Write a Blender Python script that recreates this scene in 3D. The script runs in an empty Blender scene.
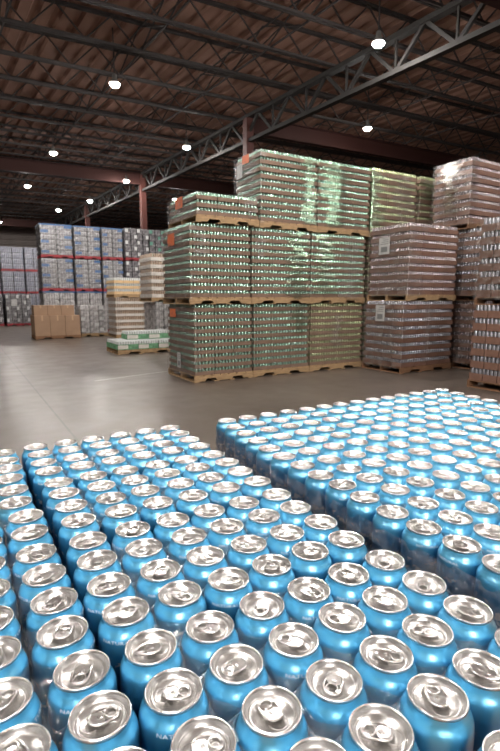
import bpy, math, random
from mathutils import Vector, Matrix
random.seed(7)
PI = math.pi
SC = bpy.context.scene
COL = SC.collection

# ------------------------------------------------------------------ camera, world, lights, exposure
CAM_H = 1.56                 # camera height above the floor
H = 0.37                     # camera height above the can lids
LID_Z = CAM_H - H
YAW = math.radians(30.5)
PITCH = math.atan(77.5 / 487.0)
cam_d = bpy.data.cameras.new('camera')
cam = bpy.data.objects.new('camera', cam_d)
COL.objects.link(cam)
cam.location = (0, 0, CAM_H)
cam.rotation_euler = (PI / 2 - PITCH, 0, -YAW)
cam_d.sensor_fit = 'VERTICAL'
cam_d.sensor_height = 36.0
cam_d.sensor_width = 24.0
cam_d.lens = 487.0 / 751.0 * 36.0
cam_d.clip_start = 0.02
cam_d.clip_end = 300
cam_d.dof.use_dof = True
cam_d.dof.focus_distance = 1.0
cam_d.dof.aperture_fstop = 14.0
SC.camera = cam

world = bpy.data.worlds.new('world')
SC.world = world
world.use_nodes = True
wb = world.node_tree.nodes['Background']
wb.inputs[0].default_value = (1.0, 0.93, 0.88, 1)
wb.inputs[1].default_value = 0.10

LAMP_STRENGTH = 1050.0       # radiance of every lamp lens
VIS_LAMPS = [(8.7, 9.0), (4.1, 14.2), (12.5, 13.3), (8.0, 18.4), (3.7, 21.8), (3.5, 28.7),
             (7.6, 25.0), (7.2, 31.1), (6.1, 35.3), (3.1, 43.0), (11.4, 28.0)]
OFF_LAMPS = [(4.4, 6.4), (8.9, 1.6), (4.5, -0.8), (0.2, 2.6), (-0.7, 15.3), (0.4, -4.6), (13.2, 5.4),  # unseen lamps continuing the roof's rows; one added to make the wrap sheen
             (9.0, -6.0), (16.2, -4.3), (-4.6, 5.8), (-4.0, -1.6),  # one unseen lamp added where its reflection gives the green wrap glint
             (-3.6, -8.6), (-2.4, -6.8), (-5.2, -8.0), (-5.4, -11.2), (-1.8, -12.2), (-4.4, -13.6), (-7.8, -12.4), (-3.2, -15.6), (23.7, -13.9), (-8.6, 1.8)]  # unseen lamps, mostly clustered behind the camera, added for can highlights and glints
LAMP_Z = 6.90
VIS_LAMPS = [(x * 0.930, y * 0.930) for x, y in VIS_LAMPS]     # as seen, at the lamps' hanging height

SC.view_settings.view_transform = 'Standard'
SC.view_settings.look = 'None'
SC.view_settings.exposure = 0.25
SC.view_settings.gamma = 1.0
SC.view_settings.use_curve_mapping = False

# ------------------------------------------------------------------ helpers
def put(o, parent=None):
    COL.objects.link(o)
    if parent is not None:
        o.parent = parent
    return o

def tag(o, label=None, cat=None, group=None, kind=None):
    if label: o['label'] = label
    if cat: o['category'] = cat
    if group: o['group'] = group
    if kind: o['kind'] = kind
    return o

def empty(name, loc, rz=0.0):
    o = bpy.data.objects.new(name, None)
    o.empty_display_size = 0.05
    o.location = loc
    o.rotation_euler = (0, 0, rz)
    return put(o)

class MB:
    def __init__(s):
        s.v = []; s.f = []; s.m = []; s.sm = []
    def add(s, vs, fs, mi=0, smooth=False):
        n = len(s.v)
        s.v += [tuple(p) for p in vs]
        for f in fs:
            s.f.append(tuple(i + n for i in f)); s.m.append(mi); s.sm.append(smooth)
    def box(s, x0, y0, z0, x1, y1, z1, mi=0):
        s.add([(x0, y0, z0), (x1, y0, z0), (x1, y1, z0), (x0, y1, z0), (x0, y0, z1), (x1, y0, z1), (x1, y1, z1), (x0, y1, z1)],
              [(0, 3, 2, 1), (4, 5, 6, 7), (0, 1, 5, 4), (1, 2, 6, 5), (2, 3, 7, 6), (3, 0, 4, 7)], mi)
    def bar(s, a, b, w, h=None, mi=0):
        a = Vector(a); b = Vector(b); h = h or w
        d = (b - a).normalized()
        up = Vector((0, 0, 1)) if abs(d.z) < 0.95 else Vector((1, 0, 0))
        r = d.cross(up).normalized(); u = r.cross(d)
        vs = []
        for p in (a, b):
            for sx, sy in ((-1, -1), (1, -1), (1, 1), (-1, 1)):
                vs.append(p + r * (sx * w / 2) + u * (sy * h / 2))
        s.add(vs, [(0, 1, 2, 3), (7, 6, 5, 4), (0, 4, 5, 1), (1, 5, 6, 2), (2, 6, 7, 3), (3, 7, 4, 0)], mi)
    def lathe(s, prof, n=24, c=(0, 0, 0), mi=0, cap0=True, cap1=True, mats=None):
        vs = []
        for r, z in prof:
            for k in range(n):
                a = 2 * PI * k / n
                vs.append((c[0] + r * math.cos(a), c[1] + r * math.sin(a), c[2] + z))
        base = len(s.v)
        s.v += vs
        for i in range(len(prof) - 1):
            for k in range(n):
                k2 = (k + 1) % n
                s.f.append((base + i * n + k, base + i * n + k2, base + (i + 1) * n + k2, base + (i + 1) * n + k))
                s.m.append(mats[i] if mats else mi); s.sm.append(True)
        if cap0:
            s.f.append(tuple(base + k for k in reversed(range(n)))); s.m.append(mi); s.sm.append(False)
        if cap1:
            t = base + (len(prof) - 1) * n
            s.f.append(tuple(t + k for k in range(n))); s.m.append(mi); s.sm.append(False)
    def tube(s, pts, r, n=8, closed=False, mi=0, flat=1.0):
        pts = [Vector(p) for p in pts]
        m = len(pts); base = len(s.v)
        for i, p in enumerate(pts):
            if closed:
                d = pts[(i + 1) % m] - pts[i - 1]
            else:
                d = pts[min(i + 1, m - 1)] - pts[max(i - 1, 0)]
            d.normalize()
            up = Vector((0, 0, 1)) if abs(d.z) < 0.9 else Vector((1, 0, 0))
            rr = d.cross(up).normalized(); u = rr.cross(d)
            for k in range(n):
                a = 2 * PI * k / n
                s.v.append(tuple(p + rr * (r * math.cos(a)) + u * (r * flat * math.sin(a))))
        for i in range(m if closed else m - 1):
            j = (i + 1) % m
            for k in range(n):
                k2 = (k + 1) % n
                s.f.append((base + i * n + k, base + i * n + k2, base + j * n + k2, base + j * n + k)); s.m.append(mi); s.sm.append(True)
        if not closed:
            s.f.append(tuple(base + k for k in reversed(range(n)))); s.m.append(mi); s.sm.append(False)
            s.f.append(tuple(base + (m - 1) * n + k for k in range(n))); s.m.append(mi); s.sm.append(False)
    def mesh(s, name, mats):
        me = bpy.data.meshes.new(name)
        me.from_pydata(s.v, [], s.f)
        for m in (mats if isinstance(mats, (list, tuple)) else [mats]):
            me.materials.append(m)
        me.polygons.foreach_set('material_index', s.m)
        me.polygons.foreach_set('use_smooth', s.sm)
        me.update()
        return me
    def build(s, name, mats, parent=None):
        return put(bpy.data.objects.new(name, s.mesh(name, mats)), parent)

def ob(name, mesh, parent=None, loc=(0, 0, 0), rz=0.0):
    o = bpy.data.objects.new(name, mesh)
    o.location = loc
    o.rotation_euler = (0, 0, rz)
    return put(o, parent)

# ------------------------------------------------------------------ materials
def new_mat(name):
    m = bpy.data.materials.new(name)
    m.use_nodes = True
    nt = m.node_tree
    return m, nt, nt.nodes['Principled BSDF']

def mat(name, col, rough=0.6, metal=0.0, noise=0.0, nscale=8.0, bump=0.0, bscale=60.0, spec=0.5, emit=None, es=0.0, stretch=None):
    m, nt, b = new_mat(name)
    b.inputs['Base Color'].default_value = (*col, 1)
    b.inputs['Roughness'].default_value = rough
    b.inputs['Metallic'].default_value = metal
    b.inputs['Specular IOR Level'].default_value = spec
    tc = nt.nodes.new('ShaderNodeTexCoord')
    vec = tc.outputs['Object']
    if stretch:
        mp = nt.nodes.new('ShaderNodeMapping'); mp.inputs['Scale'].default_value = stretch
        nt.links.new(vec, mp.inputs['Vector']); vec = mp.outputs['Vector']
    if noise > 0:
        n = nt.nodes.new('ShaderNodeTexNoise'); n.inputs['Scale'].default_value = nscale; n.inputs['Detail'].default_value = 5
        nt.links.new(vec, n.inputs['Vector'])
        r = nt.nodes.new('ShaderNodeValToRGB')
        r.color_ramp.elements[0].position = 0.3; r.color_ramp.elements[1].position = 0.72
        r.color_ramp.elements[0].color = (*[c * (1 - noise) for c in col], 1)
        r.color_ramp.elements[1].color = (*[min(1, c * (1 + noise)) for c in col], 1)
        nt.links.new(n.outputs['Fac'], r.inputs['Fac']); nt.links.new(r.outputs['Color'], b.inputs['Base Color'])
    if bump > 0:
        n2 = nt.nodes.new('ShaderNodeTexNoise'); n2.inputs['Scale'].default_value = bscale; n2.inputs['Detail'].default_value = 3
        nt.links.new(vec, n2.inputs['Vector'])
        bp = nt.nodes.new('ShaderNodeBump'); bp.inputs['Strength'].default_value = bump; bp.inputs['Distance'].default_value = 0.01
        nt.links.new(n2.outputs['Fac'], bp.inputs['Height']); nt.links.new(bp.outputs['Normal'], b.inputs['Normal'])
    if emit:
        b.inputs['Emission Color'].default_value = (*emit, 1); b.inputs['Emission Strength'].default_value = es
    return m

def film_mat(name, tint, gloss_rough, base, haze, bscale=18.0, bump=0.8, hazecol=(0.8, 0.78, 0.76), stretch=(1, 1, 2.4)):
    """clear wrinkled plastic film: mostly see-through, glossy, a little milky"""
    m = bpy.data.materials.new(name); m.use_nodes = True
    nt = m.node_tree; nt.nodes.clear()
    N = nt.nodes.new; L = nt.links.new
    out = N('ShaderNodeOutputMaterial')
    tr = N('ShaderNodeBsdfTransparent'); tr.inputs[0].default_value = (0.97, 0.97, 0.97, 1)
    gl = N('ShaderNodeBsdfGlossy'); gl.inputs['Color'].default_value = (*tint, 1); gl.inputs['Roughness'].default_value = gloss_rough
    df = N('ShaderNodeBsdfDiffuse'); df.inputs['Color'].default_value = (*hazecol, 1)
    tc = N('ShaderNodeTexCoord')
    n = N('ShaderNodeTexNoise'); n.inputs['Scale'].default_value = bscale; n.inputs['Detail'].default_value = 4; n.inputs['Distortion'].default_value = 1.2
    mp0 = N('ShaderNodeMapping'); mp0.inputs['Scale'].default_value = stretch
    L(tc.outputs['Object'], mp0.inputs['Vector']); L(mp0.outputs['Vector'], n.inputs['Vector'])
    bp = N('ShaderNodeBump'); bp.inputs['Strength'].default_value = bump; bp.inputs['Distance'].default_value = 0.02
    L(n.outputs['Fac'], bp.inputs['Height']); L(bp.outputs['Normal'], gl.inputs['Normal'])
    n2 = N('ShaderNodeTexNoise'); n2.inputs['Scale'].default_value = bscale * 0.5; n2.inputs['Detail'].default_value = 6
    mp = N('ShaderNodeMapping'); mp.inputs['Scale'].default_value = (1, 1, 2.5)
    L(tc.outputs['Object'], mp.inputs['Vector']); L(mp.outputs['Vector'], n2.inputs['Vector'])
    rp = N('ShaderNodeValToRGB'); rp.color_ramp.elements[0].position = 0.42; rp.color_ramp.elements[1].position = 0.72
    L(n2.outputs['Fac'], rp.inputs['Fac'])
    mul = N('ShaderNodeMath'); mul.operation = 'MULTIPLY'; mul.inputs[1].default_value = haze; L(rp.outputs['Color'], mul.inputs[0])
    lw = N('ShaderNodeLayerWeight'); lw.inputs['Blend'].default_value = 0.25
    ad = N('ShaderNodeMath'); ad.operation = 'MULTIPLY_ADD'; ad.inputs[1].default_value = 0.5; ad.inputs[2].default_value = base
    ad.use_clamp = True
    L(lw.outputs['Fresnel'], ad.inputs[0])
    m1 = N('ShaderNodeMixShader'); m2 = N('ShaderNodeMixShader')
    L(ad.outputs[0], m1.inputs[0]); L(tr.outputs[0], m1.inputs[1]); L(gl.outputs[0], m1.inputs[2])
    L(mul.outputs[0], m2.inputs[0]); L(m1.outputs[0], m2.inputs[1]); L(df.outputs[0], m2.inputs[2])
    L(m2.outputs[0], out.inputs['Surface'])
    return m

M = {}
M['lid'] = mat('aluminium_lid', (0.64, 0.62, 0.60), 0.27, 0.95)
M['rim'] = mat('aluminium_rim', (0.74, 0.735, 0.73), 0.26, 0.92)
M['tab'] = mat('aluminium_tab', (0.84, 0.82, 0.80), 0.22, 1.0)
M['white_ink'] = mat('white_ink', (0.75, 0.85, 0.92), 0.5)

def can_paint():
    m, nt, b = new_mat('blue_can_paint_shaded')
    N = nt.nodes.new; L = nt.links.new
    b.inputs['Metallic'].default_value = 0.7; b.inputs['Roughness'].default_value = 0.37
    b.inputs['Coat Weight'].default_value = 1.0; b.inputs['Coat Roughness'].default_value = 0.23; b.inputs['Coat IOR'].default_value = 1.9
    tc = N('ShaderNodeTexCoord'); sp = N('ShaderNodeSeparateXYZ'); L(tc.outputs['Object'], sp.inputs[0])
    mr = N('ShaderNodeMapRange'); mr.inputs['From Min'].default_value = 0.045; mr.inputs['From Max'].default_value = 0.112  # light shoulder of the design; darker lower body also holds painted shade
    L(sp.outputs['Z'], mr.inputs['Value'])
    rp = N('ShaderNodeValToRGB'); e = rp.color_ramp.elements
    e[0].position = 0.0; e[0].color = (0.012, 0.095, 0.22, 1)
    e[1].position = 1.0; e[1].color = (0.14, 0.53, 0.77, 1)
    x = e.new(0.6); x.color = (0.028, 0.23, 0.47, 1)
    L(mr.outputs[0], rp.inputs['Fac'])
    ns = N('ShaderNodeTexNoise'); ns.inputs['Scale'].default_value = 70; ns.inputs['Detail'].default_value = 3
    L(tc.outputs['Object'], ns.inputs['Vector'])
    r2 = N('ShaderNodeValToRGB'); r2.color_ramp.elements[0].position = 0.56; r2.color_ramp.elements[1].position = 0.60
    L(ns.outputs['Fac'], r2.inputs['Fac'])
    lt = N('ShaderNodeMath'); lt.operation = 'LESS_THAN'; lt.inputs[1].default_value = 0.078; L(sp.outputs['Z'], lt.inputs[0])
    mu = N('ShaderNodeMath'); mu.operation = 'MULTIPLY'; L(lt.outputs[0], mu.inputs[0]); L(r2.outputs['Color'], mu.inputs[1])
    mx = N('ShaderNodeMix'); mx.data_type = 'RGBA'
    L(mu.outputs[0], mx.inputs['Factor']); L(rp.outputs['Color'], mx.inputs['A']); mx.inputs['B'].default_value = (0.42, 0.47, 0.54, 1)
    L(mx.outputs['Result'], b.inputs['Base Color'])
    return m
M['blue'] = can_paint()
M['can_green'] = mat('green_can', (0.36, 0.54, 0.43), 0.25, 0.6, 0.25, 14)
M['can_lime'] = mat('lime_can', (0.40, 0.44, 0.25), 0.25, 0.6, 0.25, 14)
M['can_silver'] = mat('silver_can', (0.40, 0.40, 0.44), 0.25, 0.65, 0.2, 14)
M['can_pink'] = mat('silver_pink_can', (0.40, 0.34, 0.35), 0.25, 0.65, 0.2, 14)
M['can_blue_far'] = mat('blue_can_lower', (0.05, 0.32, 0.62), 0.35, 0.5)
M['card'] = mat('tray_cardboard', (0.215, 0.142, 0.105), 0.75, 0, 0.12, 6, spec=0.2)
M['card_red'] = mat('tray_cardboard_reddish', (0.215, 0.120, 0.088), 0.75, 0, 0.12, 6, spec=0.2)
M['box'] = mat('box_cardboard', (0.36, 0.235, 0.155), 0.8, 0, 0.08, 3, spec=0.2)
M['tape'] = mat('packing_tape', (0.50, 0.33, 0.20), 0.35)
M['wood'] = mat('pallet_wood', (0.38, 0.25, 0.135), 0.75, 0, 0.3, 5, stretch=(1, 6, 6), spec=0.25)
M['wood_dark'] = mat('dark_pallet_wood', (0.23, 0.125, 0.07), 0.8, 0, 0.3, 5, stretch=(1, 6, 6), spec=0.2)
M['wood_red'] = mat('red_painted_pallet', (0.33, 0.03, 0.04), 0.6, 0, 0.25, 5)
M['white_tray'] = mat('white_tray', (0.66, 0.62, 0.57), 0.55, 0, 0.08, 6)
M['cream_tray'] = mat('cream_tray', (0.72, 0.50, 0.27), 0.6, 0, 0.1, 6)
M['tan_can'] = mat('tan_can', (0.46, 0.34, 0.25), 0.4, 0.3, 0.2, 10)
M['green_tray'] = mat('green_printed_tray', (0.16, 0.36, 0.20), 0.6, 0, 0.45, 9)
M['white_can'] = mat('white_can', (0.62, 0.64, 0.63), 0.35, 0.3, 0.1, 10)
M['water'] = mat('bottled_water_pack', (0.25, 0.245, 0.26), 0.25, 0.1, 0.55, 9, bump=0.4, bscale=30)
M['pale_pack'] = mat('pale_blue_pack', (0.24, 0.25, 0.32), 0.3, 0.1, 0.35, 6, bump=0.4, bscale=20)
M['dark_pack'] = mat('dark_grey_pack', (0.16, 0.15, 0.16), 0.3, 0.1, 0.7, 10, bump=0.4, bscale=20)
M['white_pack'] = mat('white_wrapped_pack', (0.40, 0.38, 0.38), 0.35, 0.1, 0.5, 6, bump=0.5, bscale=20)
M['blue_label'] = mat('blue_label', (0.012, 0.085, 0.24), 0.4)
M['light_label'] = mat('pale_label', (0.62, 0.62, 0.62), 0.4)
M['green_label'] = mat('green_label', (0.10, 0.30, 0.22), 0.4)
M['paper'] = mat('white_paper', (0.50, 0.49, 0.48), 0.6)
M['ink'] = mat('black_ink', (0.18, 0.18, 0.18), 0.6)
M['orange'] = mat('orange_paper', (0.68, 0.17, 0.06), 0.6)
M['film'] = film_mat('clear_stretch_film', (1, 1, 1), 0.22, 0.05, 0.17, 16)
M['film_green'] = film_mat('green_tinted_stretch_film', (0.66, 1.0, 0.72), 0.19, 0.28, 0.05, 7, 0.16, hazecol=(0.6, 0.75, 0.62), stretch=(0.35, 0.35, 3.2))
M['film_bright'] = film_mat('shiny_stretch_film', (1, 0.97, 0.93), 0.19, 0.32, 0.06, 7, 0.16, stretch=(0.35, 0.35, 3.2))
M['skirt'] = film_mat('clear_side_shrink_film', (1, 1, 1), 0.13, 0.15, 0.16, 45, 0.9, hazecol=(0.62, 0.58, 0.58), stretch=(1, 1, 0.5))
M['shrink'] = film_mat('clear_shrink_film', (1, 1, 1), 0.14, 0.13, 0.07, 60, 0.9, hazecol=(0.75, 0.74, 0.78))
M['steel_dark'] = mat('dark_grey_steel', (0.040, 0.034, 0.033), 0.8, 0.0, spec=0.15)
M['steel_girder'] = mat('girder_steel', (0.022, 0.020, 0.019), 0.7, 0.0, spec=0.2)
M['steel_red'] = mat('red_oxide_steel', (0.030, 0.010, 0.008), 0.7, spec=0.2)
M['steel_col'] = mat('red_oxide_column', (0.055, 0.016, 0.012), 0.7, spec=0.3)
M['deck'] = mat('roof_deck', (0.235, 0.135, 0.102), 0.9, 0, 0.15, 0.6, spec=0.1)
M['wall'] = mat('metal_wall', (0.20, 0.165, 0.15), 0.6, 0, 0.1, 1.0)
M['lens'] = mat('lamp_lens', (1, 1, 1), 0.3, emit=(1.0, 0.95, 0.90), es=LAMP_STRENGTH)
M['lamp_body'] = mat('lamp_housing', (0.10, 0.095, 0.09), 0.6, 0.0)
M['paint_white'] = mat('worn_white_paint', (0.52, 0.50, 0.47), 0.6, 0, 0.3, 30)

def floor_mat():
    m, nt, b = new_mat('polished_concrete')
    N = nt.nodes.new; L = nt.links.new
    tc = N('ShaderNodeTexCoord')
    n1 = N('ShaderNodeTexNoise'); n1.inputs['Scale'].default_value = 0.7; n1.inputs['Detail'].default_value = 8; n1.inputs['Roughness'].default_value = 0.65
    L(tc.outputs['Object'], n1.inputs['Vector'])
    rp = N('ShaderNodeValToRGB')
    rp.color_ramp.elements[0].position = 0.32; rp.color_ramp.elements[0].color = (0.084, 0.066, 0.054, 1)
    rp.color_ramp.elements[1].position = 0.70; rp.color_ramp.elements[1].color = (0.130, 0.105, 0.087, 1)
    L(n1.outputs['Fac'], rp.inputs['Fac'])
    sp = N('ShaderNodeSeparateXYZ'); L(tc.outputs['Object'], sp.inputs[0])
    # saw-cut joint running down the aisle
    su = N('ShaderNodeMath'); su.operation = 'SUBTRACT'; su.inputs[1].default_value = 1.0; L(sp.outputs['X'], su.inputs[0])
    ab = N('ShaderNodeMath'); ab.operation = 'ABSOLUTE'; L(su.outputs[0], ab.inputs[0])
    lt = N('ShaderNodeMath'); lt.operation = 'LESS_THAN'; lt.inputs[1].default_value = 0.013; L(ab.outputs[0], lt.inputs[0])
    mx = N('ShaderNodeMix'); mx.data_type = 'RGBA'; mx.inputs['B'].default_value = (0.05, 0.04, 0.032, 1)
    L(lt.outputs[0], mx.inputs['Factor']); L(rp.outputs['Color'], mx.inputs['A']); L(mx.outputs['Result'], b.inputs['Base Color'])
    n2 = N('ShaderNodeTexNoise'); n2.inputs['Scale'].default_value = 2.2; n2.inputs['Detail'].default_value = 6
    L(tc.outputs['Object'], n2.inputs['Vector'])
    mr = N('ShaderNodeMapRange'); mr.inputs['To Min'].default_value = 0.24; mr.inputs['To Max'].default_value = 0.46
    L(n2.outputs['Fac'], mr.inputs['Value']); L(mr.outputs[0], b.inputs['Roughness'])
    return m
M['floor'] = floor_mat()

# ------------------------------------------------------------------ building: floor, walls, roof
def struct(name, mb, m):
    return tag(mb.build(name, m), kind='structure')

def slab(name, x0, y0, z0, x1, y1, z1, m):
    b = MB(); b.box(x0, y0, z0, x1, y1, z1); return struct(name, b, m)
slab('floor', -30, -30, -0.2, 56, 60, 0.0, M['floor'])

def ribbed_wall(name, a, b_, height, m):
    """horizontal ribbed metal siding between two plan points"""
    b = MB(); a = Vector((*a, 0)); c = Vector((*b_, 0))
    d = (c - a).normalized(); n = Vector((-d.y, d.x, 0))
    z = 0.0; prof = []
    while z < height:
        prof += [(0, z), (0, z + 0.22), (0.06, z + 0.26), (0.06, z + 0.38)]; z += 0.42
    prof.append((0, z))
    vs = []
    for o, zz in prof:
        vs += [a - n * o + Vector((0, 0, zz)), c - n * o + Vector((0, 0, zz))]
    b.add(vs, [(2 * i, 2 * i + 1, 2 * i + 3, 2 * i + 2) for i in range(len(prof) - 1)])
    t = n * 0.15
    b.add([a + t, c + t, c + t + Vector((0, 0, z)), a + t + Vector((0, 0, z))], [(0, 1, 2, 3)])
    return struct(name, b, m)
ribbed_wall('wall_far', (-26, 49.5), (56, 45.2), 8.3, M['wall'])
ribbed_wall('wall_right', (42, 46), (44, -22), 8.3, M['wall'])

ribbed_wall('wall_left', (-27, -28), (-29.5, 49), 8.3, M['wall'])
ribbed_wall('wall_near', (44, -26), (-27, -24), 8.3, M['wall'])

JD = Vector((0.9985, -0.054, 0))       # joists run this way
GD = Vector((-0.068, 0.9977, 0))       # girder and deck ribs run this way
DECK_Z = 8.20

def roof_deck():
    b = MB(); prof = []
    p = 0.46; k = 0
    x = -32.0
    while x < 58:
        prof += [(x, 0.0), (x + p * 0.52, 0.0), (x + p * 0.62, 0.085), (x + p * 0.90, 0.085)]
        x += p
    vs = []
    for xx, zz in prof:
        a = Vector((xx + 1.5, 0, DECK_Z + zz))
        vs += [a + GD * -29, a + GD * 62]
    b.add(vs, [(2 * i, 2 * i + 2, 2 * i + 3, 2 * i + 1) for i in range(len(prof) - 1)])
    return struct('ceiling', b, M['deck'])
roof_deck()

def joist_mesh():
    b = MB(); L0, L1 = -30.0, 46.0; zt, zb = DECK_Z - 0.05, DECK_Z - 0.68
    for z in (zt, zb):
        for s in (-0.038, 0.038):
            b.box(L0, s - 0.024, z - 0.025, L1, s + 0.024, z + 0.03)
    x = L0; p = 0.62; up = False
    while x < L1 - p:
        b.bar((x, 0, zt if up else zb), (x + p, 0, zb if up else zt), 0.03)
        up = not up; x += p
    return b.mesh('roof_joist', M['steel_dark'])
jm = joist_mesh()
JY0, JSTEP = 12.76, 1.565
for i in range(-9, 22):
    y = JY0 + i * JSTEP
    o = ob('roof_joist', jm, None, (2.0, y - 0.05, 0), math.atan2(JD.y, JD.x))
    tag(o, kind='structure')

def bridging(x):
    b = MB()
    a = Vector((x, 0, DECK_Z - 0.10)); c = Vector((x, 0, DECK_Z - 0.66))
    b.bar(a + GD * -2, a + GD * 46, 0.03); b.bar(c + GD * -2, c + GD * 46, 0.035)
    i = 0
    for k in range(-3, 21):
        y = JY0 + k * JSTEP
        b.bar(Vector((x, 0, DECK_Z - 0.68)) + GD * y, Vector((x, 0, DECK_Z - 0.06)) + GD * (y + JSTEP), 0.026)
        b.bar(Vector((x, 0, DECK_Z - 0.06)) + GD * y, Vector((x, 0, DECK_Z - 0.68)) + GD * (y + JSTEP), 0.026)
    return struct('roof_bridging', b, M['steel_dark'])
for x in (2.2, 5.2, 7.7, 13.4, 16.5, 20.5, -0.6):
    bridging(x)

GB = Vector((9.70, 0, 0))              # girder line in plan: GB + GD*t
def girder():
    b = MB(); zb, zt = 6.70, 7.46
    for z, w in ((zb, 0.17), (zt, 0.2)):
        b.bar(GB + GD * 1 + Vector((0, 0, z)), GB + GD * 46 + Vector((0, 0, z)), w, 0.11)
    t = JY0 - 6 * JSTEP
    while t < 45:
        top = GB + GD * t + Vector((0, 0, zt)); bl = GB + GD * (t - JSTEP / 2) + Vector((0, 0, zb)); br = GB + GD * (t + JSTEP / 2) + Vector((0, 0, zb))
        b.bar(bl, top, 0.08); b.bar(top, br, 0.08)
        b.bar(br, br + Vector((0, 0, zt - zb)), 0.05)
        t += JSTEP
    return struct('roof_girder', b, M['steel_girder'])
girder()
for t in (5.4, 14.9, 24.0, 33.2, 42.2):
    p = GB + GD * t
    b = MB()
    b.box(-0.13, -0.13, 0, 0.13, 0.13, 7.40); b.box(-0.24, -0.24, 0, 0.24, 0.24, 0.03)
    o = struct('steel_column', b, M['steel_col']); o.location = (p.x, p.y, 0)

def i_beam(x0, x1, zc, p):
    b = MB(); a = p + JD * x0; c = p + JD * x1
    b.bar(a + Vector((0, 0, zc)), c + Vector((0, 0, zc)), 0.03, 0.5)
    for s in (-0.25, 0.25):
        b.bar(a + Vector((0, 0, zc + s)), c + Vector((0, 0, zc + s)), 0.22, 0.035)
    return struct('roof_beam', b, M['steel_red'])
i_beam(-34, 34, 7.22, GB + GD * 24.0)
i_beam(0.2, 34, 7.22, GB + GD * 14.9)
i_beam(-1.5, 34, 7.22, GB + GD * 6.3)
i_beam(-34, 34, 7.22, GB + GD * 42.2)

# worn stripe on the concrete
b = MB()
a = Vector((2.09, 9.37, 0.002)); c = Vector((3.72, 9.84, 0.002)); d = (c - a).normalized(); n = Vector((-d.y, d.x, 0)) * 0.022
b.add([a - n, c - n, c + n, a + n], [(0, 1, 2, 3)])
struct('floor_marking', b, M['paint_white'])

# ------------------------------------------------------------------ ceiling lamps
def lamp_meshes():
    h = MB()
    h.lathe([(0.03, 0.24), (0.05, 0.23), (0.06, 0.13), (0.09, 0.07), (0.135, 0.015), (0.14, 0.0), (0.132, 0.0), (0.10, 0.065), (0.06, 0.08)], 24, cap0=True, cap1=True)
    l = MB(); l.lathe([(0.122, 0.005), (0.120, -0.015), (0.102, -0.045), (0.07, -0.068), (0.025, -0.08)], 24)
    r = MB(); r.bar((0, 0, 0.23), (0, 0, DECK_Z - LAMP_Z - 0.01), 0.025)
    return h.mesh('lamp_housing', M['lamp_body']), l.mesh('lamp_lens', M['lens']), r.mesh('hanger_rod', M['steel_dark'])
LH, LL, LR = lamp_meshes()
lamp_labels = [
    'large bright ceiling lamp at upper right above the diagonal girder',
    'large bright ceiling lamp at upper left, well away from the girder',
    'ceiling lamp right of the girder, above the tallest green stack',
    'ceiling lamp left of the middle girder bracing, just over the green stacks',
    'ceiling lamp below the big upper left one, just before the dark red beam',
    'ceiling lamp far left, first one beyond the dark red beam',
    'small ceiling lamp just left of the nearest thin red column on the left',
    'small ceiling lamp at the far end of the girder, above the farther column',
    'tiny ceiling lamp just above the blue labelled water stack',
    'tiny ceiling lamp at the left edge of the picture, above the pale stacks',
    'ceiling lamp low behind the orange stickered short load']
for i, (x, y) in enumerate(VIS_LAMPS + OFF_LAMPS):
    r = empty('ceiling_lamp', (x, y, LAMP_Z))
    lab = lamp_labels[i] if i < len(lamp_labels) else 'unseen round ceiling lamp outside the picture, put in to light cans and stacks'
    tag(r, lab, 'ceiling lamp', 'high bay ceiling lamps')
    ob('lamp_housing', LH, r); ob('lamp_lens', LL, r); ob('hanger_rod', LR, r)

# ------------------------------------------------------------------ wrapped pallet loads
TH = 0.131
_cache = {}
def pallet_meshes(w, d, key):
    k = ('pal', round(w, 2), round(d, 2), key)
    if k in _cache: return _cache[k]
    ph = 0.13; deck = MB()
    nb = max(6, int(w / 0.17)); bw = w / nb
    for i in range(nb):
        deck.box(i * bw + 0.012, 0, ph - 0.018, (i + 1) * bw - 0.012, d, ph)
    for i in (0, 0.36, 0.64, 1):
        x = i * (w - 0.1); deck.box(x, 0, 0, x + 0.1, d, 0.016)
    st = MB()
    # notched stringer: outline in x-z, thickness in y
    z0, z1, zn = 0.016, ph - 0.018, 0.066
    xs = [0, 0.17 * w, 0.20 * w, 0.35 * w, 0.38 * w, 0.62 * w, 0.65 * w, 0.80 * w, 0.83 * w, w]
    zs = [z0, z0, zn, zn, z0, z0, zn, zn, z0, z0]
    vs = []
    for y in (0, 0.04):
        for x, z in zip(xs, zs): vs.append((x, y, z))
        for x in xs: vs.append((x, y, z1))
    n = len(xs); fs = []
    for i in range(n - 1):
        fs.append((i, i + 1, n + i + 1, n + i))
        fs.append((2 * n + i + 1, 2 * n + i, 3 * n + i, 3 * n + i + 1))
        fs.append((i + 1, i, 2 * n + i, 2 * n + i + 1))
        fs.append((n + i, n + i + 1, 3 * n + i + 1, 3 * n + i))
    fs += [(0, n, 3 * n, 2 * n), (n - 1, 3 * n - 1, 4 * n - 1, 2 * n - 1)]
    st.add(vs, fs)
    _cache[k] = (deck.mesh('pallet', M[key]), st.mesh('stringer', M[key]))
    return _cache[k]

def add_pallet(root, w, d, key):
    dm, sm = pallet_meshes(w, d, key)
    p = ob('pallet', dm, root)
    for y in (0, d / 2 - 0.02, d - 0.04):
        ob('stringer', sm, p, (0, y, 0))
    return p

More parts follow.
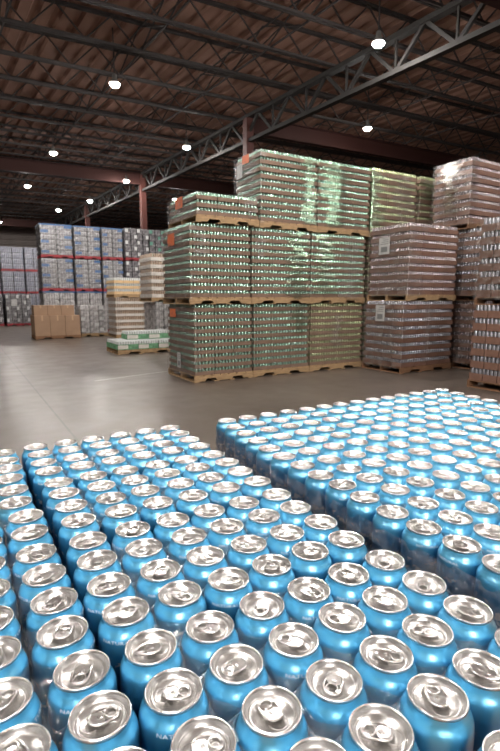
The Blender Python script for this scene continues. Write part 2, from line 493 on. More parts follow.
def tier_meshes(w, d, th, frac, cd, tray, can, full):
    k = ('tier', round(w, 2), round(d, 2), round(th, 3), round(frac, 2), cd, tray, can, full)
    if k in _cache: return _cache[k]
    t = MB(); g = 0.004
    nx = max(2, round(w / 0.41)); ny = max(2, round(d / 0.28))
    hz = th * frac; lip = 0.006
    # trays side by side, open at the top, thin card walls
    for i in range(nx):
        for j in range(ny):
            if not full and 0 < i < nx - 1 and 0 < j < ny - 1: continue
            x0, x1 = i * w / nx + g, (i + 1) * w / nx - g; y0, y1 = j * d / ny + g, (j + 1) * d / ny - g
            t.box(x0, y0, 0.001, x1, y1, 0.004)
            t.box(x0, y0, 0.001, x1, y0 + lip, hz); t.box(x0, y1 - lip, 0.001, x1, y1, hz)
            t.box(x0, y0, 0.001, x0 + lip, y1, hz); t.box(x1 - lip, y0, 0.001, x1, y1, hz)
    c = MB(); mx, my = int((w - 0.02) / cd), int((d - 0.02) / cd)
    px, py = (w - 0.02) / mx, (d - 0.02) / my; r = cd * 0.42; z1 = th - 0.002
    for i in range(mx):
        for j in range(my):
            edge = i in (0, mx - 1) or j in (0, my - 1)
            if not edge and not full: continue
            c.lathe([(r * 0.95, 0.005), (r, 0.02), (r, z1 - 0.02), (r * 0.80, z1 - 0.004), (r * 0.80, z1)], 10, (0.01 + (i + 0.5) * px, 0.01 + (j + 0.5) * py, 0), cap0=False)
    _cache[k] = (t.mesh('can_tray_tier', M[tray]), c.mesh('can_rows', M[can]))
    return _cache[k]

def wrap_sheet(root, path, z0, z1, m, amp=0.012, fray=0.0, out=0.012, name='stretch_wrap', sag=0.0):
    """wrinkled film following a plan path of the load's sides, between two heights; amp = wrinkle depth"""
    P = [Vector((*p, 0)) for p in path]
    seg = []
    for a, c in zip(P[:-1], P[1:]):
        k = max(1, int((c - a).length / 0.045))
        seg += [(a + (c - a) * (i / k), Vector(((c - a).y, -(c - a).x, 0)).normalized()) for i in range(k)]
    seg.append((P[-1], seg[-1][1]))
    nz = max(2, int((z1 - z0) / (TH / 5 if sag else 0.045))); b = MB()
    for j in range(nz + 1):
        for i, (p, n) in enumerate(seg):
            zz = z0 + (z1 - z0) * j / nz
            if not sag: zz += random.uniform(-0.006, 0.006)
            # over each tier the film leans in from the tray edge to the can tops
            q = p + n * (out + random.uniform(0, amp) + sag * (1 - ((zz - 0.13) / TH) % 1.0))
            b.v.append((q.x, q.y, zz))
    W = len(seg)
    ends = [random.randint(0, int(fray * W)) if fray else 0 for _ in range(nz)]
    starts = [random.randint(0, int(0.35 * W)) if fray >= 0.4 else 0 for _ in range(nz)]
    for j in range(nz):
        for i in range(starts[j], W - 1 - ends[j]):
            b.f.append((j * W + i, j * W + i + 1, (j + 1) * W + i + 1, (j + 1) * W + i)); b.m.append(0); b.sm.append(random.random() < 0.8)
    return b.build(name, m, root)

def card_on(root, face, u, z, w, h, m, name, lab, ink=None):
    """a paper label stuck on the left (x=0) or front (y=0) side"""
    b = MB(); o = -0.028
    def quad(u0, z0, u1, z1, off, mi):
        if face == 'left': b.box(off, u0, z0, off + 0.002, u1, z1, mi)
        else: b.box(u0, off, z0, u1, off + 0.002, z1, mi)
    quad(u - w / 2, z - h / 2, u + w / 2, z + h / 2, o, 0)
    if ink:
        quad(u - w * 0.30, z - h * 0.36, u + w * 0.30, z - h * 0.05, o - 0.0015, 1)
        for k in range(3): quad(u - w * 0.36, z + h * (0.10 + 0.12 * k), u + w * (0.36 - 0.12 * k), z + h * (0.14 + 0.12 * k), o - 0.0015, 1)
    c = b.build(name, [M[m], M['ink']], root)
    c['label'] = lab
    return c

def load(name, label, cat, group, corner, z, w, d, n, th, tray, can, frac=0.55, cd=0.068, pallet='wood', rot=0.0, full_top=False, wrap=(), jit=0.006):
    root = empty(name, (corner[0], corner[1], z), math.radians(rot))
    tag(root, label, cat, group)
    add_pallet(root, w, d, pallet)
    for i in range(n):
        full = full_top and i == n - 1
        tm, cm = tier_meshes(w - 0.03, d - 0.03, th, frac, cd, tray, can, full)
        t = ob('can_tray_tier', tm, root, (0.015 + random.uniform(-jit, jit), 0.015 + random.uniform(-jit, jit), 0.13 + i * th))
        c = ob('can_rows', cm, t); c['kind'] = 'stuff'
    ztop = 0.13 + n * th
    for spec in wrap:
        kind = spec[0]
        if kind == 'left':        # the left side, a little way round the front corner
            wrap_sheet(root, [(0, d), (0, 0), (spec[1], 0)], 0.09, ztop - 0.01, M[spec[2]], 0.022, 0.25)
        elif kind == 'side':      # a patch on the left side
            wrap_sheet(root, [(0, spec[1]), (0, spec[2])], spec[3], spec[4], M[spec[5]], 0.006, 0.4, 0.040)
        elif kind == 'front':     # from u0 to u1 of the front
            wrap_sheet(root, [(spec[1], 0), (spec[2], 0)], spec[3], min(spec[4], ztop - 0.012), M[spec[5]], 0.004 if spec[5] == 'film_green' else 0.03, 0.4, sag=spec[7] if len(spec) > 7 else 0.0)
    return root

LV = 1.445
A_GROUP = 'wrapped pallets of green cans in the big stack'
# --- the big stack of green cans: first level
r = load('pallet_load', 'wrapped pallet of green cans at floor level, left corner of big stack', 'pallet load', A_GROUP, (3.64, 8.20), 0, 1.26, 1.34, 10, TH, 'card', 'can_green', wrap=[('left', 0.16, 'film')])
card_on(r, 'left', 0.68, 0.36, 0.16, 0.30, 'paper', 'paper_label', 'white paper label with black print', True)
card_on(r, 'left', 0.95, 1.27, 0.30, 0.16, 'orange', 'orange_sticker', 'orange paper sticker')
load('pallet_load', 'wrapped pallet of green cans at floor level, second from stack\'s left corner', 'pallet load', A_GROUP, (4.92, 8.22), 0, 1.39, 1.34, 10, TH, 'card', 'can_green', wrap=[('front', 0.85, 1.34, 0.85, 1.42, 'film_green', 0, 0.019)])
load('pallet_load', 'pallet of yellow-green cans at floor level, right end of big stack', 'pallet load', A_GROUP, (6.34, 8.24), 0, 1.50, 1.34, 10, TH, 'card', 'can_lime', wrap=[('front', 0.55, 0.9, 0.5, 1.2, 'film')])
# second level
r = load('pallet_load', 'wrapped pallet of green cans on second level, left corner under short load', 'pallet load', A_GROUP, (3.56, 8.17), LV, 1.28, 1.36, 10, TH, 'card', 'can_green', wrap=[('left', 0.20, 'film'), ('front', 0.10, 0.40, 0.85, 1.35, 'film')])
card_on(r, 'left', 0.78, 1.20, 0.34, 0.22, 'orange', 'orange_sticker', 'orange paper sticker')
load('pallet_load', 'green can pallet on second level, middle, wrap glinting at its right', 'pallet load', A_GROUP, (4.86, 8.19), LV, 1.42, 1.34, 10, TH, 'card', 'can_green', wrap=[('front', 0.80, 1.38, 0.1, 1.42, 'film_green', 0, 0.0115), ('front', 0.05, 0.35, 0.9, 1.4, 'film')])
load('pallet_load', 'green can pallet on second level, right end, wrap glinting at its left', 'pallet load', A_GROUP, (6.30, 8.21), LV, 1.52, 1.34, 10, TH, 'card', 'can_green', wrap=[('front', 0.03, 0.72, 0.2, 1.42, 'film_green', 0, 0.0115), ('front', 0.7, 1.48, 0.1, 1.42, 'film')])
# third level
r = load('pallet_load', 'short three-tier load of green cans topping the big stack\'s left end', 'pallet load', A_GROUP, (3.70, 8.14), 2 * LV, 1.30, 1.34, 3, TH, 'card', 'can_green', wrap=[('left', 0.24, 'film'), ('front', 0.95, 1.27, 0.15, 0.52, 'film')], full_top=True)
card_on(r, 'left', 0.72, 0.42, 0.34, 0.20, 'orange', 'orange_sticker', 'orange paper sticker')
r = load('pallet_load', 'tall wrapped load of green cans on third level beside the short load', 'pallet load', A_GROUP, (5.05, 8.20), 2 * LV, 1.38, 0.98, 10, TH, 'card', 'can_green', wrap=[('left', 0.14, 'film'), ('front', 0.95, 1.36, 0.15, 1.42, 'film_green')])
card_on(r, 'left', 0.50, 1.34, 0.26, 0.16, 'orange', 'orange_sticker', 'orange paper sticker')
card_on(r, 'left', 0.74, 1.16, 0.22, 0.26, 'paper', 'paper_label', 'white paper label')
load('pallet_load', 'third level load of green cans with wide bright streak of shiny wrap', 'pallet load', A_GROUP, (6.45, 8.22), 2 * LV, 1.45, 1.36, 10, TH, 'card', 'can_green', wrap=[('front', 0.02, 0.85, 0.15, 1.42, 'film_green', 0.04)])
# --- the row behind the brown stack: only its top level shows
C_GROUP = 'wrapped pallets of lime cans at the back'
for lv in range(2):
    for k, x in enumerate((7.95, 9.47)):
        load('pallet_load', 'pallet of lime cans hidden behind the brown two-level stack', 'pallet load', C_GROUP, (x, 8.26), lv * LV, 1.50, 1.34, 10, TH, 'card', 'can_lime')
load('pallet_load', 'top level load in green-tinted wrap right of the green stack', 'pallet load', C_GROUP, (7.955, 8.24), 2 * LV, 1.44, 1.34, 9, 0.150, 'card', 'can_lime', wrap=[('left', 0.42, 'film_green'), ('front', 0.5, 1.46, 0.15, 1.4, 'film')])
load('pallet_load', 'narrow green-tinted load partly hidden behind the rightmost top load', 'pallet load', C_GROUP, (9.47, 8.24), 2 * LV, 1.48, 1.34, 9, 0.150, 'card', 'can_lime', wrap=[('left', 0.1, 'film'), ('front', 0.0, 0.6, 0.95, 1.4, 'film_green')])
# --- the brown stack in front of it
B_GROUP = 'wrapped pallets of silver cans at the right'
r = load('pallet_load', 'floor level pallet of silver cans with white label at upper left', 'pallet load', B_GROUP, (7.76, 7.02), 0, 1.60, 1.14, 8, 1.37 / 8, 'card_red', 'can_silver', pallet='wood_dark', rot=0, wrap=[('left', 0.12, 'film'), ('front', 0.55, 0.85, 0.2, 1.4, 'film')])
card_on(r, 'left', 0.62, 1.24, 0.26, 0.34, 'paper', 'paper_label', 'white paper label with black print', True)
r = load('pallet_load', 'second level pallet of silver cans on the white-labelled floor pallet', 'pallet load', B_GROUP, (7.82, 7.00), 1.50, 1.52, 1.14, 9, 1.42 / 9, 'card_red', 'can_pink', pallet='wood', wrap=[('left', 0.5, 'film')])
card_on(r, 'left', 0.66, 1.14, 0.30, 0.34, 'paper', 'paper_label', 'white paper label with black print', True)
load('pallet_load', 'floor level pallet of cans squeezed behind the brown stack\'s right side', 'pallet load', B_GROUP, (9.60, 6.50), 0, 1.42, 1.40, 8, 1.37 / 8, 'card_red', 'can_pink', pallet='wood_dark', wrap=[('left', 0.1, 'film')])
load('pallet_load', 'second level load under the top right load, behind the brown stack', 'pallet load', B_GROUP, (9.55, 6.50), 1.50, 1.45, 1.40, 8, 1.40 / 8, 'card_red', 'can_silver', pallet='wood_dark', wrap=[('left', 0.3, 'film')])
load('pallet_load', 'top level load at the right with a white sheen on its wrap', 'pallet load', B_GROUP, (9.47, 6.90), 3.03, 1.45, 0.98, 8, 1.33 / 8, 'card_red', 'can_pink', pallet='wood_dark', wrap=[('left', 0.25, 'film'), ('side', 0.78, 0.20, 0.35, 1.44, 'film_bright')])
# --- nearest stack on the right edge, big tiers
E_GROUP = 'tall tiered pallets at the right edge'
load('pallet_load', 'floor level pallet of wide brown trays cut off by the right edge', 'pallet load', E_GROUP, (7.68, 4.05), 0, 1.42, 1.36, 6, 1.31 / 6, 'card_red', 'can_silver', 0.58, 0.07, 'wood_dark')
load('pallet_load', 'upper pallet of wide brown trays cut off by the right edge', 'pallet load', E_GROUP, (7.72, 4.03), LV, 1.42, 1.38, 6, 1.31 / 6, 'card_red', 'can_silver', 0.55, 0.07, 'wood_dark', wrap=[('left', 0.2, 'film')])

# ------------------------------------------------------------------ far stacks made of cases
def case_meshes(w, d, h, m, lm, side):
    k = ('case', round(w, 2), round(d, 2), round(h, 2), m, lm, side)
    if k in _cache: return _cache[k]
    b = MB(); nx = max(3, round(w / 0.11)); ny = max(2, round(d / 0.11)); out = []
    def edge(a, c, n):
        a = Vector(a); c = Vector(c); dv = c - a; nn = Vector((dv.y, -dv.x)).normalized()
        for i in range(n):
            for t, o in ((0.0, -0.012), (0.25, 0), (0.75, 0)):
                out.append(a + dv * ((i + t) / n) + nn * o)
    g = 0.012
    edge((g, g), (w - g, g), nx); edge((w - g, g), (w - g, d - g), ny); edge((w - g, d - g), (g, d - g), nx); edge((g, d - g), (g, g), ny)
    N = len(out); cx, cy = w / 2, d / 2; vs = []
    rings = [(0.97, 0.002), (1.0, 0.02), (1.0, h * 0.62), (0.93, h * 0.86), (0.90, h - 0.004)]
    for s, z in rings:
        for p in out: vs.append((cx + (p.x - cx) * s, cy + (p.y - cy) * s, z))
    fs = []
    for i in range(len(rings) - 1):
        for j in range(N):
            j2 = (j + 1) % N; fs.append((i * N + j, i * N + j2, (i + 1) * N + j2, (i + 1) * N + j))
    fs.append(tuple(reversed(range(N)))); fs.append(tuple((len(rings) - 1) * N + j for j in range(N)))
    b.add(vs, fs)
    l = None
    if lm:
        lb = MB(); u0, u1 = (0.05, 0.52) if side == 0 else (0.50, 0.97)
        lb.box(w * u0, -0.006, h * 0.30, w * u1, 0.008, h * 0.86)
        l = lb.mesh('case_label', M[lm])
    _cache[k] = (b.mesh('case', M[m]), l)
    return _cache[k]

def case_load(name, label, cat, group, corner, z, w, d, n, th, m, lm, across=2, deep=2, pallet='wood_red', top=None, wrap=True, rot=0):
    root = empty(name, (corner[0], corner[1], z), math.radians(rot)); tag(root, label, cat, group)
    add_pallet(root, w, d, pallet)
    cw, cd = w / across, d / deep
    for i in range(n):
        for a in range(across):
            for q in range(deep):
                cm, lmesh = case_meshes(cw, cd, th, m, lm, i % 2)
                c = ob('case', cm, root, (a * cw + random.uniform(-.006, .006), q * cd + random.uniform(-.006, .006), 0.13 + i * th))
                if lmesh and q == 0 and (i + a) % 2 == 0: ob('case_label', lmesh, c)
    if top:
        b = MB(); b.box(-0.01, -0.012, 0.13 + n * th - 0.05, w + 0.01, d, 0.13 + n * th + 0.012)
        b.build('top_sheet', M[top], root)
    if wrap:
        wrap_sheet(root, [(0, d), (0, 0), (w, 0)], 0.12, 0.13 + n * th, M['film'], 0.03, 0.1)
    return root

F_GROUP = 'bottled water pallets with blue labels'
pos = [('left', 3.12, 1.32), ('middle', 4.52, 1.12), ('right', 5.72, 0.94)]
for lv, (z, hgt, lvn) in enumerate(((0, 1.84, 'floor'), (1.86, 1.40, 'second'), (3.28, 1.40, 'top'))):
    for nm, x, w in pos:
        n = 6
        if lv == 0:
            case_load('water_pallet', f'wrapped dark pack pallet on the floor under the {nm} column of blue-labelled water', 'pallet load', F_GROUP, (x, 22.9), z, w, 1.2, 5, (hgt - 0.13) / 5, 'white_pack', None, 2, 2, 'wood_red', 'blue_label')
        else:
            case_load('water_pallet', f'{nm} load of blue-labelled water packs on the {lvn} level of its red pallets', 'pallet load', F_GROUP, (x + (0.02 if lv == 2 else 0), 22.9), z, w, 1.2, n, (hgt - 0.13) / n, 'water', 'blue_label', 2, 2, 'wood_red', 'blue_label' if lv == 2 else None)
G_GROUP = 'dark speckled pack pallets beside the water'
for lv, (z, hgt, lvn) in enumerate(((0, 1.84, 'floor'), (1.86, 1.40, 'second'), (3.28, 1.45, 'top'))):
    for k, x in enumerate((6.74, 7.90)):
        case_load('drink_pallet', f'dark speckled drink load, {lvn} level, {"next to the blue water" if k == 0 else "against the tall green stack"}', 'pallet load', G_GROUP, (x, 22.7), z, 1.12, 0.98, 5, (hgt - 0.13) / 5, 'dark_pack', 'light_label' if k == 0 else 'green_label', 4, 2, 'wood_red', wrap=False)
J_GROUP = 'pale stacks along the left edge'
for k, (x, w, nm) in enumerate(((0.92, 1.22, 'leftmost'), (2.22, 1.22, 'middle'), (3.51, 0.95, 'rightmost'))):
    for lv, (z, hgt, lvn) in enumerate(((0, 1.80, 'floor'), (1.82, 1.28, 'second'), (3.12, 1.38, 'top'))):
        case_load('drink_pallet', f'{nm} pale bluish load on the {lvn} level of the far left stacks', 'pallet load', J_GROUP, (x, 32.3), z, w, 1.2, 4, (hgt - 0.13) / 4, 'pale_pack', None, 2, 2, 'wood_red', 'pale_pack')
r = case_load('drink_pallet', 'dark floor pallet with white label before the far left stacks', 'pallet load', J_GROUP, (2.21, 30.7), 0, 1.33, 1.2, 5, 0.33, 'dark_pack', 'light_label', 5, 2, 'wood_red')
card_on(r, 'front', 0.42, 1.30, 0.30, 0.38, 'paper', 'paper_label', 'white paper label')
case_load('drink_pallet', 'dark floor pallet cut off by the left edge of the picture', 'pallet load', J_GROUP, (0.78, 30.9), 0, 1.3, 1.2, 5, 0.33, 'dark_pack', 'light_label', 5, 2, 'wood_red')

# cardboard boxes on their pallet
pal = empty('wooden_pallet', (2.36, 20.0, 0)); tag(pal, 'dark low pallet carrying the plain brown cardboard boxes', 'pallet')
dm, sm = pallet_meshes(1.66, 1.2, 'wood_dark'); ob('deck_boards', dm, pal)
for y in (0, 0.58, 1.16): ob('stringer', sm, pal, (0, y, 0))
def carton(x, y, z, w, d, h, lab):
    b = MB(); c = 0.008
    b.box(c, 0, 0, w - c, d, h); b.box(0, c, c, w, d - c, h - c)
    for sx in (0, 1): b.box(0.0 if sx == 0 else w / 2 + 0.002, 0, h, w / 2 - 0.002 if sx == 0 else w, d, h + 0.004)
    o = b.build('cardboard_box', M['box']); o.location = (x, y, z)
    tag(o, lab, 'cardboard box', 'brown cardboard boxes on the dark pallet')
    t = MB(); t.box(w / 2 - 0.03, -0.002, h * 0.75, w / 2 + 0.03, d, h + 0.006); t.build('tape', M['tape'], o)
    return o
bw = 1.66 / 3
for i, nm in enumerate(('left', 'middle', 'right')):
    for j in range(2):
        side = 'front' if j == 0 else 'rear'
        carton(2.36 + i * bw + 0.004, 20.0 + j * 0.6, 0.13, bw - 0.008, 0.592, 0.76, f'tall brown cardboard box, {nm} of the lower {side} row' if j == 0 else f'tall brown cardboard box hidden behind the {nm} lower box')
for i, nm in enumerate(('left', 'middle', 'right')):
    carton(2.38 + i * 0.49, 20.12, 0.896, 0.482, 0.70, 0.38, f'low brown cardboard box, {nm} one of the upper row')

# other mid-distance pallets
MID = 'assorted pallets behind the aisle'
case_load('drink_pallet', 'low white wrapped pallet right beside the cardboard boxes', 'pallet load', MID, (4.16, 20.6), 0, 1.10, 1.1, 5, 0.226, 'white_pack', 'light_label', 3, 2, 'wood', None)
load('tray_pallet', 'tall pallet of white tray tiers behind the low green trays', 'pallet load', MID, (5.20, 19.2), 0, 1.55, 1.2, 6, 0.24, 'white_tray', 'tan_can', 0.42, 0.075, 'wood', wrap=[('left', 0.3, 'film')])
load('tray_pallet', 'short cream and white tray load on top of the white tiers', 'pallet load', MID, (5.18, 19.2), 1.575, 1.56, 1.2, 3, 0.215, 'cream_tray', 'white_can', 0.5, 0.075, 'wood')
load('tray_pallet', 'upper load of cream tray tiers against the green stack\'s left side', 'pallet load', MID, (5.14, 14.75), LV, 1.25, 1.2, 6, 0.225, 'white_tray', 'tan_can', 0.48, 0.075, 'wood', wrap=[('left', 0.2, 'film')])
case_load('drink_pallet', 'grey wrapped floor pallet beneath the cream tray load', 'pallet load', MID, (5.28, 14.8), 0, 1.1, 1.2, 5, 0.26, 'white_pack', None, 4, 2, 'wood')

# low pallet of green trays
pal = empty('wooden_pallet', (3.66, 13.42, 0)); tag(pal, 'low wooden pallet under the green printed trays', 'pallet')
dm, sm = pallet_meshes(1.78, 1.22, 'wood'); ob('deck_boards', dm, pal)
for y in (0, 0.59, 1.18): ob('stringer', sm, pal, (0, y, 0))
def green_tray(x, y, z, w, d, lab):
    b = MB(); h = 0.15; t = 0.006
    b.box(0, 0, 0, w, d, 0.005); b.box(0, 0, 0, w, t, h); b.box(0, d - t, 0, w, d, h); b.box(0, 0, 0, t, d, h); b.box(w - t, 0, 0, w, d, h)
    o = b.build('drink_tray', M['green_tray']); o.location = (x, y, z)
    tag(o, lab, 'tray of cans', 'green printed trays on the low pallet')
    c = MB(); nx, ny = max(1, int((w - 2 * t) / 0.067)), max(1, int((d - 2 * t) / 0.067))
    px, py = (w - 2 * t) / nx, (d - 2 * t) / ny
    for i in range(nx):
        for j in range(ny):
            c.lathe([(0.031, 0.006), (0.0325, 0.02), (0.0325, 0.21), (0.027, 0.228), (0.027, 0.232)], 10, (t + (i + 0.5) * px, t + (j + 0.5) * py, 0), cap0=False)
    cc = c.build('cans', M['white_can'], o); cc['kind'] = 'stuff'
    lb = MB(); lb.box(0.002, -0.003, 0.02, w * 0.5, 0, h - 0.02); lb.build('printed_panel', M['white_tray'], o)
    return o
tw = 1.78 / 3
for i, nm in enumerate(('left', 'middle', 'right')):
    for j in range(2):
        green_tray(3.66 + i * tw + 0.003, 13.42 + j * 0.61, 0.13, tw - 0.006, 0.604, f'green tray of cans on low pallet, {nm} of {"front" if j == 0 else "rear"} bottom row')
for i, nm in enumerate(('left', 'right')):
    green_tray(4.10 + i * 0.66, 13.98, 0.364, 0.655, 0.604, f'green tray of cans stacked second-high on low pallet, {nm} one')

# ------------------------------------------------------------------ foreground: blue cans
CH = 0.122
CAN_Z = LID_Z - CH
prof_body = [(0.020, 0.0045), (0.0245, 0.0), (0.0275, 0.002), (0.0325, 0.009), (0.0336, 0.013), (0.0336, 0.0960), (0.0335, 0.0995),
             (0.0332, 0.1022), (0.0325, 0.1047), (0.0315, 0.1069), (0.0302, 0.1089), (0.0290, 0.1108), (0.0281, 0.1129), (0.0275, 0.1152), (0.0272, 0.1182)]
def body_r(z):
    for (r0, z0), (r1, z1) in zip(prof_body[1:], prof_body[2:]):
        if z0 <= z <= z1 and z1 > z0: return r0 + (r1 - r0) * (z - z0) / (z1 - z0)
    return 0.0335
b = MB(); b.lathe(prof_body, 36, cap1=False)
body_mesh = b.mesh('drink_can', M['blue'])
b = MB()
prof_lid = [(0.0266, 0.1178), (0.0277, 0.1190), (0.0279, 0.1207), (0.0275, 0.1217), (0.0267, 0.1220), (0.0259, 0.1213), (0.0250, 0.1190), (0.0236, 0.1155),
            (0.0228, 0.1146), (0.0220, 0.1150), (0.0214, 0.1164), (0.0203, 0.1168), (0.0196, 0.1160), (0.004, 0.1158)]
b.lathe(prof_lid, 40, cap0=False, cap1=True, mats=[1, 1, 1, 1, 1, 1, 1, 0, 0, 0, 0, 0, 0])
# scored mouth and the small raised dimples of the panel
b.tube([(0.0105 + 0.0078 * math.cos(t * PI / 9), 0.0088 * math.sin(t * PI / 9), 0.1160) for t in range(18)], 0.0006, 6, True)
b.tube([(-0.010 + 0.0085 * math.cos(t * PI / 9), 0.0105 * math.sin(t * PI / 9), 0.1159) for t in range(4, 15)], 0.0006, 6)
lid_mesh = b.mesh('lid', [M['lid'], M['rim']])
b = MB()
def oval(cx, rx, ry, z, n=20, sq=2.6):
    o = []
    for k in range(n):
        a = 2 * PI * k / n; c_, s_ = math.cos(a), math.sin(a)
        o.append((cx + rx * math.copysign(abs(c_) ** (2 / sq), c_), ry * math.copysign(abs(s_) ** (2 / sq), s_), z + 0.0006 * c_))
    return o
b.tube(oval(-0.003, 0.0132, 0.0086, 0.1184), 0.0014, 8, True)
b.tube(oval(-0.0095, 0.0052, 0.0056, 0.1185, 14, 2.2), 0.0011, 8, True)
n0 = len(b.v)
pl = oval(0.0030, 0.0066, 0.0078, 0.1181, 20)
b.add(pl + [(x, y, z + 0.0009) for x, y, z in pl], [tuple(range(20, 40)), tuple(reversed(range(20)))] + [(i, (i + 1) % 20, 20 + (i + 1) % 20, 20 + i) for i in range(20)])
b.lathe([(0.0026, 0.1160), (0.0026, 0.1192), (0.0018, 0.1197)], 12, (0.0005, 0, 0), cap0=False)
tab_mesh = b.mesh('pull_tab', M['tab'])

def lettering_mesh():
    cu = bpy.data.curves.new('lettering', 'FONT'); cu.body = 'NATURAL'; cu.size = 0.0052; cu.align_x = 'CENTER'; cu.resolution_u = 2; cu.space_character = 1.12
    o = bpy.data.objects.new('lettering', cu); COL.objects.link(o)
    dg = bpy.context.evaluated_depsgraph_get(); me = bpy.data.meshes.new_from_object(o.evaluated_get(dg))
    bpy.data.objects.remove(o)
    for v in me.vertices:
        z = 0.1010 + v.co.y * 1.0; r = body_r(z) + 0.00035; a = v.co.x * 1.35 / 0.031
        v.co = (r * math.cos(a), r * math.sin(a), z)
    me.materials.clear(); me.materials.append(M['white_ink']); me.name = 'lettering'
    return me
letter_mesh = lettering_mesh()

ORD = 'zeroth first second third fourth fifth sixth seventh eighth ninth tenth eleventh twelfth thirteenth fourteenth fifteenth sixteenth seventeenth eighteenth nineteenth twentieth'.split()
cy_, sy_ = math.cos(YAW), math.sin(YAW); cp, sp_ = math.cos(PITCH), math.sin(PITCH)
def project(x, y, z):
    r = x * cy_ - y * sy_; f = x * sy_ + y * cy_; u = z - CAM_H
    depth = f * cp - u * sp_; up = f * sp_ + u * cp
    if depth < 0.05: return None
    return 250 + 487 * r / depth, 375.5 - 487 * up / depth
def in_view(x, y):
    p = project(x, y, LID_Z)
    if p is None: return False
    f = x * sy_ + y * cy_; m = 487 * 0.036 / max(0.2, f * cp + H * sp_)
    return -m < p[0] < 500 + m and p[1] < 751 + m * 0.9

placed = {'left': [], 'middle': [], 'right': []}
CAN_GROUP = {'left': 'blue cans of the left block', 'middle': 'blue cans of the middle block', 'right': 'blue cans of the right block'}
def place_can(block, row, colm, x, y, side):
    placed[block].append((row, colm, x, y))
    if not in_view(x, y): return
    rz = random.choice((-2.2, -1.9, -0.9, -0.5, random.uniform(-PI, PI), random.uniform(-PI, PI)))
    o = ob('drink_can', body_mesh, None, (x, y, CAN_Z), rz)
    tag(o, f'blue drink can, {block} block, {ORD[row]} row from the far edge, {ORD[colm]} from the {side}', 'drink can', CAN_GROUP[block])
    l = ob('lid', lid_mesh, o); l.rotation_euler = (0, 0, random.uniform(0, 2 * PI)); ob('pull_tab', tab_mesh, l)
    ob('lettering', letter_mesh, o)

MID_ROWS = [3.51, 3.325, 3.137, 2.96, 2.745, 2.57, 2.385, 2.205, 1.99, 1.81, 1.625, 1.445, 1.245, 1.065, 0.885, 0.705, 0.50, 0.32, 0.14]
MID_PACK = [(0.366, 0.1945), (0.388, 0.1905), (0.382, 0.189), (0.397, 0.190), (0.41, 0.19)]
for i, yy in enumerate(MID_ROWS):
    x0, px = MID_PACK[i // 4]
    for j in range(6):
        jx, jy = random.uniform(-.006, .006), random.uniform(-.005, .005)
        place_can('middle', i + 1, j + 1, (x0 + j * px + jx) * H, (yy + jy) * H, 'left')
LEFT_ROWS = [3.471, 3.291, 3.116, 2.940, 2.753, 2.570, 2.372, 2.185, 1.988, 1.806, 1.626, 1.449, 1.262, 1.085, 0.90, 0.72, 0.52, 0.34]
LEFT_X = [.172, .170, .168, .163, .162, .162, .186, .185, .184, .189, .190, .195, .205, .212, .212, .212, .22, .22]
for i, yy in enumerate(LEFT_ROWS):
    for j in range(9):
        jx, jy = random.uniform(-.006, .006), random.uniform(-.005, .005)
        place_can('left', i + 1, j + 1, (LEFT_X[i] - j * 0.191 + jx) * H, (yy + jy - 0.004 * j) * H, 'right')
RIGHT_ROWS = [3.490, 3.275, 3.075, 2.871, 2.675, 2.484, 2.286, 2.100, 1.920, 1.733, 1.537, 1.355, 1.172, 0.99, 0.80]
RIGHT_X = [1.832, 1.797, 1.775, 1.752, 1.730, 1.716, 1.716, 1.711, 1.714, 1.704, 1.698, 1.697, 1.704, 1.704, 1.704]
for i, yy in enumerate(RIGHT_ROWS):
    for j in range(14):
        jx, jy = random.uniform(-.006, .006), random.uniform(-.005, .005)
        place_can('right', i + 1, j + 1, (RIGHT_X[i] + j * 0.207 + jx) * H, (yy + jy) * H, 'left')

# clear film stretched between the shoulders of neighbouring cans
def web_film(block, label, skirt_cols=None):
    P = {(r, c): (x, y) for r, c, x, y in placed[block]}
    b = MB(); zt = CAN_Z + 0.101; R = 0.0337
    for (r, c), (x, y) in P.items():
        q = [P.get(k) for k in ((r, c), (r, c + 1), (r + 1, c + 1), (r + 1, c))]
        if None in q or not any(in_view(*k) for k in q): continue
        if math.hypot(q[0][0] - q[3][0], q[0][1] - q[3][1]) > 0.0745: continue
        mx_, my_ = sum(k[0] for k in q) / 4, sum(k[1] for k in q) / 4
        if any(abs(k[0] - mx_) > 0.06 for k in q): continue
        out = []
        for k in range(4):
            cx_, cyy = q[k]; pv = q[k - 1]; nx_ = q[(k + 1) % 4]
            a0 = math.atan2(pv[1] - cyy, pv[0] - cx_); a1 = math.atan2(nx_[1] - cyy, nx_[0] - cx_)
            da = (a1 - a0 + PI) % (2 * PI) - PI
            for t in range(5):
                a = a0 + da * t / 4; out.append((cx_ + R * math.cos(a), cyy + R * math.sin(a), zt + random.uniform(-0.004, 0.004)))
        n = len(out)
        mid = [(mx_ + (o[0] - mx_) * 0.5, my_ + (o[1] - my_) * 0.5, zt - 0.007 + random.uniform(-0.004, 0.003)) for o in out]
        b.add(out + mid + [(mx_, my_, zt - 0.010)], [(k, (k + 1) % n, n + (k + 1) % n, n + k) for k in range(n)] + [(n + k, n + (k + 1) % n, 2 * n) for k in range(n)], 0, True)
    o = b.build('shrink_film', M['shrink'])
    tag(o, label, 'plastic film')
    return o, P

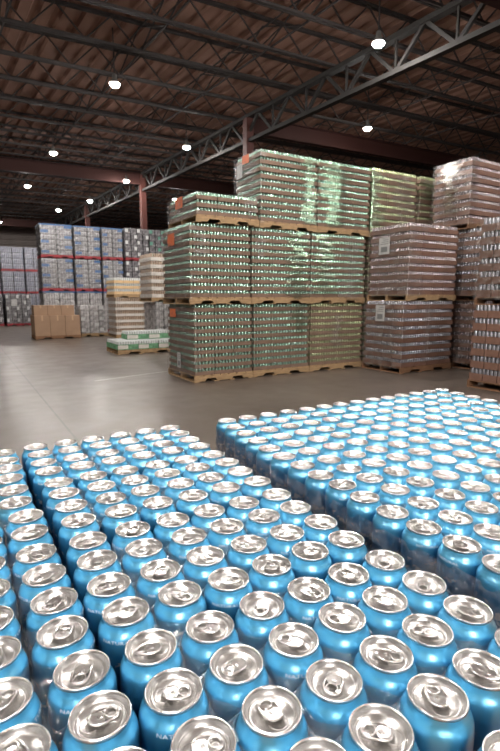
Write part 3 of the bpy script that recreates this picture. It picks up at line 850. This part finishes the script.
def skirt(parent, pts, z0, z1, amp):
    """film hanging down the outer side of a block"""
    b = MB(); nz = 9
    for j in range(nz + 1):
        t = j / nz
        for i, (x, y, nx_, ny_) in enumerate(pts):
            o = -0.006 * max(0, t - 0.8) / 0.2 + random.uniform(-amp, amp) + 0.004 * math.sin(i * 1.3) * (1 - t)
            b.v.append((x + nx_ * o, y + ny_ * o, z0 + (z1 - z0) * t))
    W = len(pts)
    for j in range(nz):
        for i in range(W - 1):
            b.f.append((j * W + i, j * W + i + 1, (j + 1) * W + i + 1, (j + 1) * W + i)); b.m.append(0); b.sm.append(True)
    return b.build('film_skirt', M['skirt'], parent)

fo, P = web_film('left', 'clear film webs between the cans of the left block')
fo, P = web_film('middle', 'clear film webs between the cans of the middle block')
edge = [P[(i, 6)] for i in range(1, 20)]
pts = []
for (x0, y0), (x1, y1) in zip(edge[:-1], edge[1:]):
    for t in (0, 0.34, 0.67): pts.append((x0 + (x1 - x0) * t + 0.0375, y0 + (y1 - y0) * t, 1, 0))
pts = [(P[(1, 6)][0] - 0.02, P[(1, 6)][1] + 0.037, 0.0, 1), (P[(1, 6)][0] + 0.025, P[(1, 6)][1] + 0.034, 0.5, 0.5)] + pts
skirt(fo, pts, CAN_Z + 0.002, CAN_Z + 0.106, 0.0015)
fo, P = web_film('right', 'clear film around and between the cans of the right block')
edge = [P[(i, 1)] for i in range(1, 16)]
pts = []
for (x0, y0), (x1, y1) in zip(edge[:-1], edge[1:]):
    for t in (0, 0.25, 0.5, 0.75): pts.append((x0 + (x1 - x0) * t - 0.0375, y0 + (y1 - y0) * t, -1, 0))
pts = [(P[(1, 14)][0], P[(1, 14)][1] + 0.037, 0, 1)] + [(P[(1, k)][0], P[(1, k)][1] + 0.037, 0, 1) for k in range(13, 0, -1)] + [(P[(1, 1)][0] - 0.027, P[(1, 1)][1] + 0.027, -.7, .7)] + pts
skirt(fo, pts, CAN_Z + 0.002, CAN_Z + 0.100, 0.002)

# the pallets that carry the blue cans
n = 7; th = (CAN_Z - 0.13 - 0.004) / n
FG = 'pallets carrying the blue cans'
load('can_pallet', 'tiered pallet load carrying the left and middle blocks of blue cans', 'pallet load', FG, (-0.70, -0.05), 0, 1.235, 1.39, n, th, 'card', 'can_blue_far', 0.5, 0.067, 'wood', full_top=False)
load('can_pallet', 'tiered pallet load carrying the right block of blue cans', 'pallet load', FG, (0.585, 0.20), 0, 1.16, 1.13, n, th, 'card', 'can_blue_far', 0.5, 0.067, 'wood', full_top=False)
for (x, y, w, d, lab) in ((-0.70, -0.05, 1.235, 1.39, 'grey card sheet under the left and middle blocks of cans'), (0.585, 0.20, 1.16, 1.13, 'grey card sheet under the right block of cans')):
    b = MB(); b.box(x, y, CAN_Z - 0.004, x + w, y + d, CAN_Z)
    tag(b.build('slip_sheet', M['card']), lab, 'card sheet')
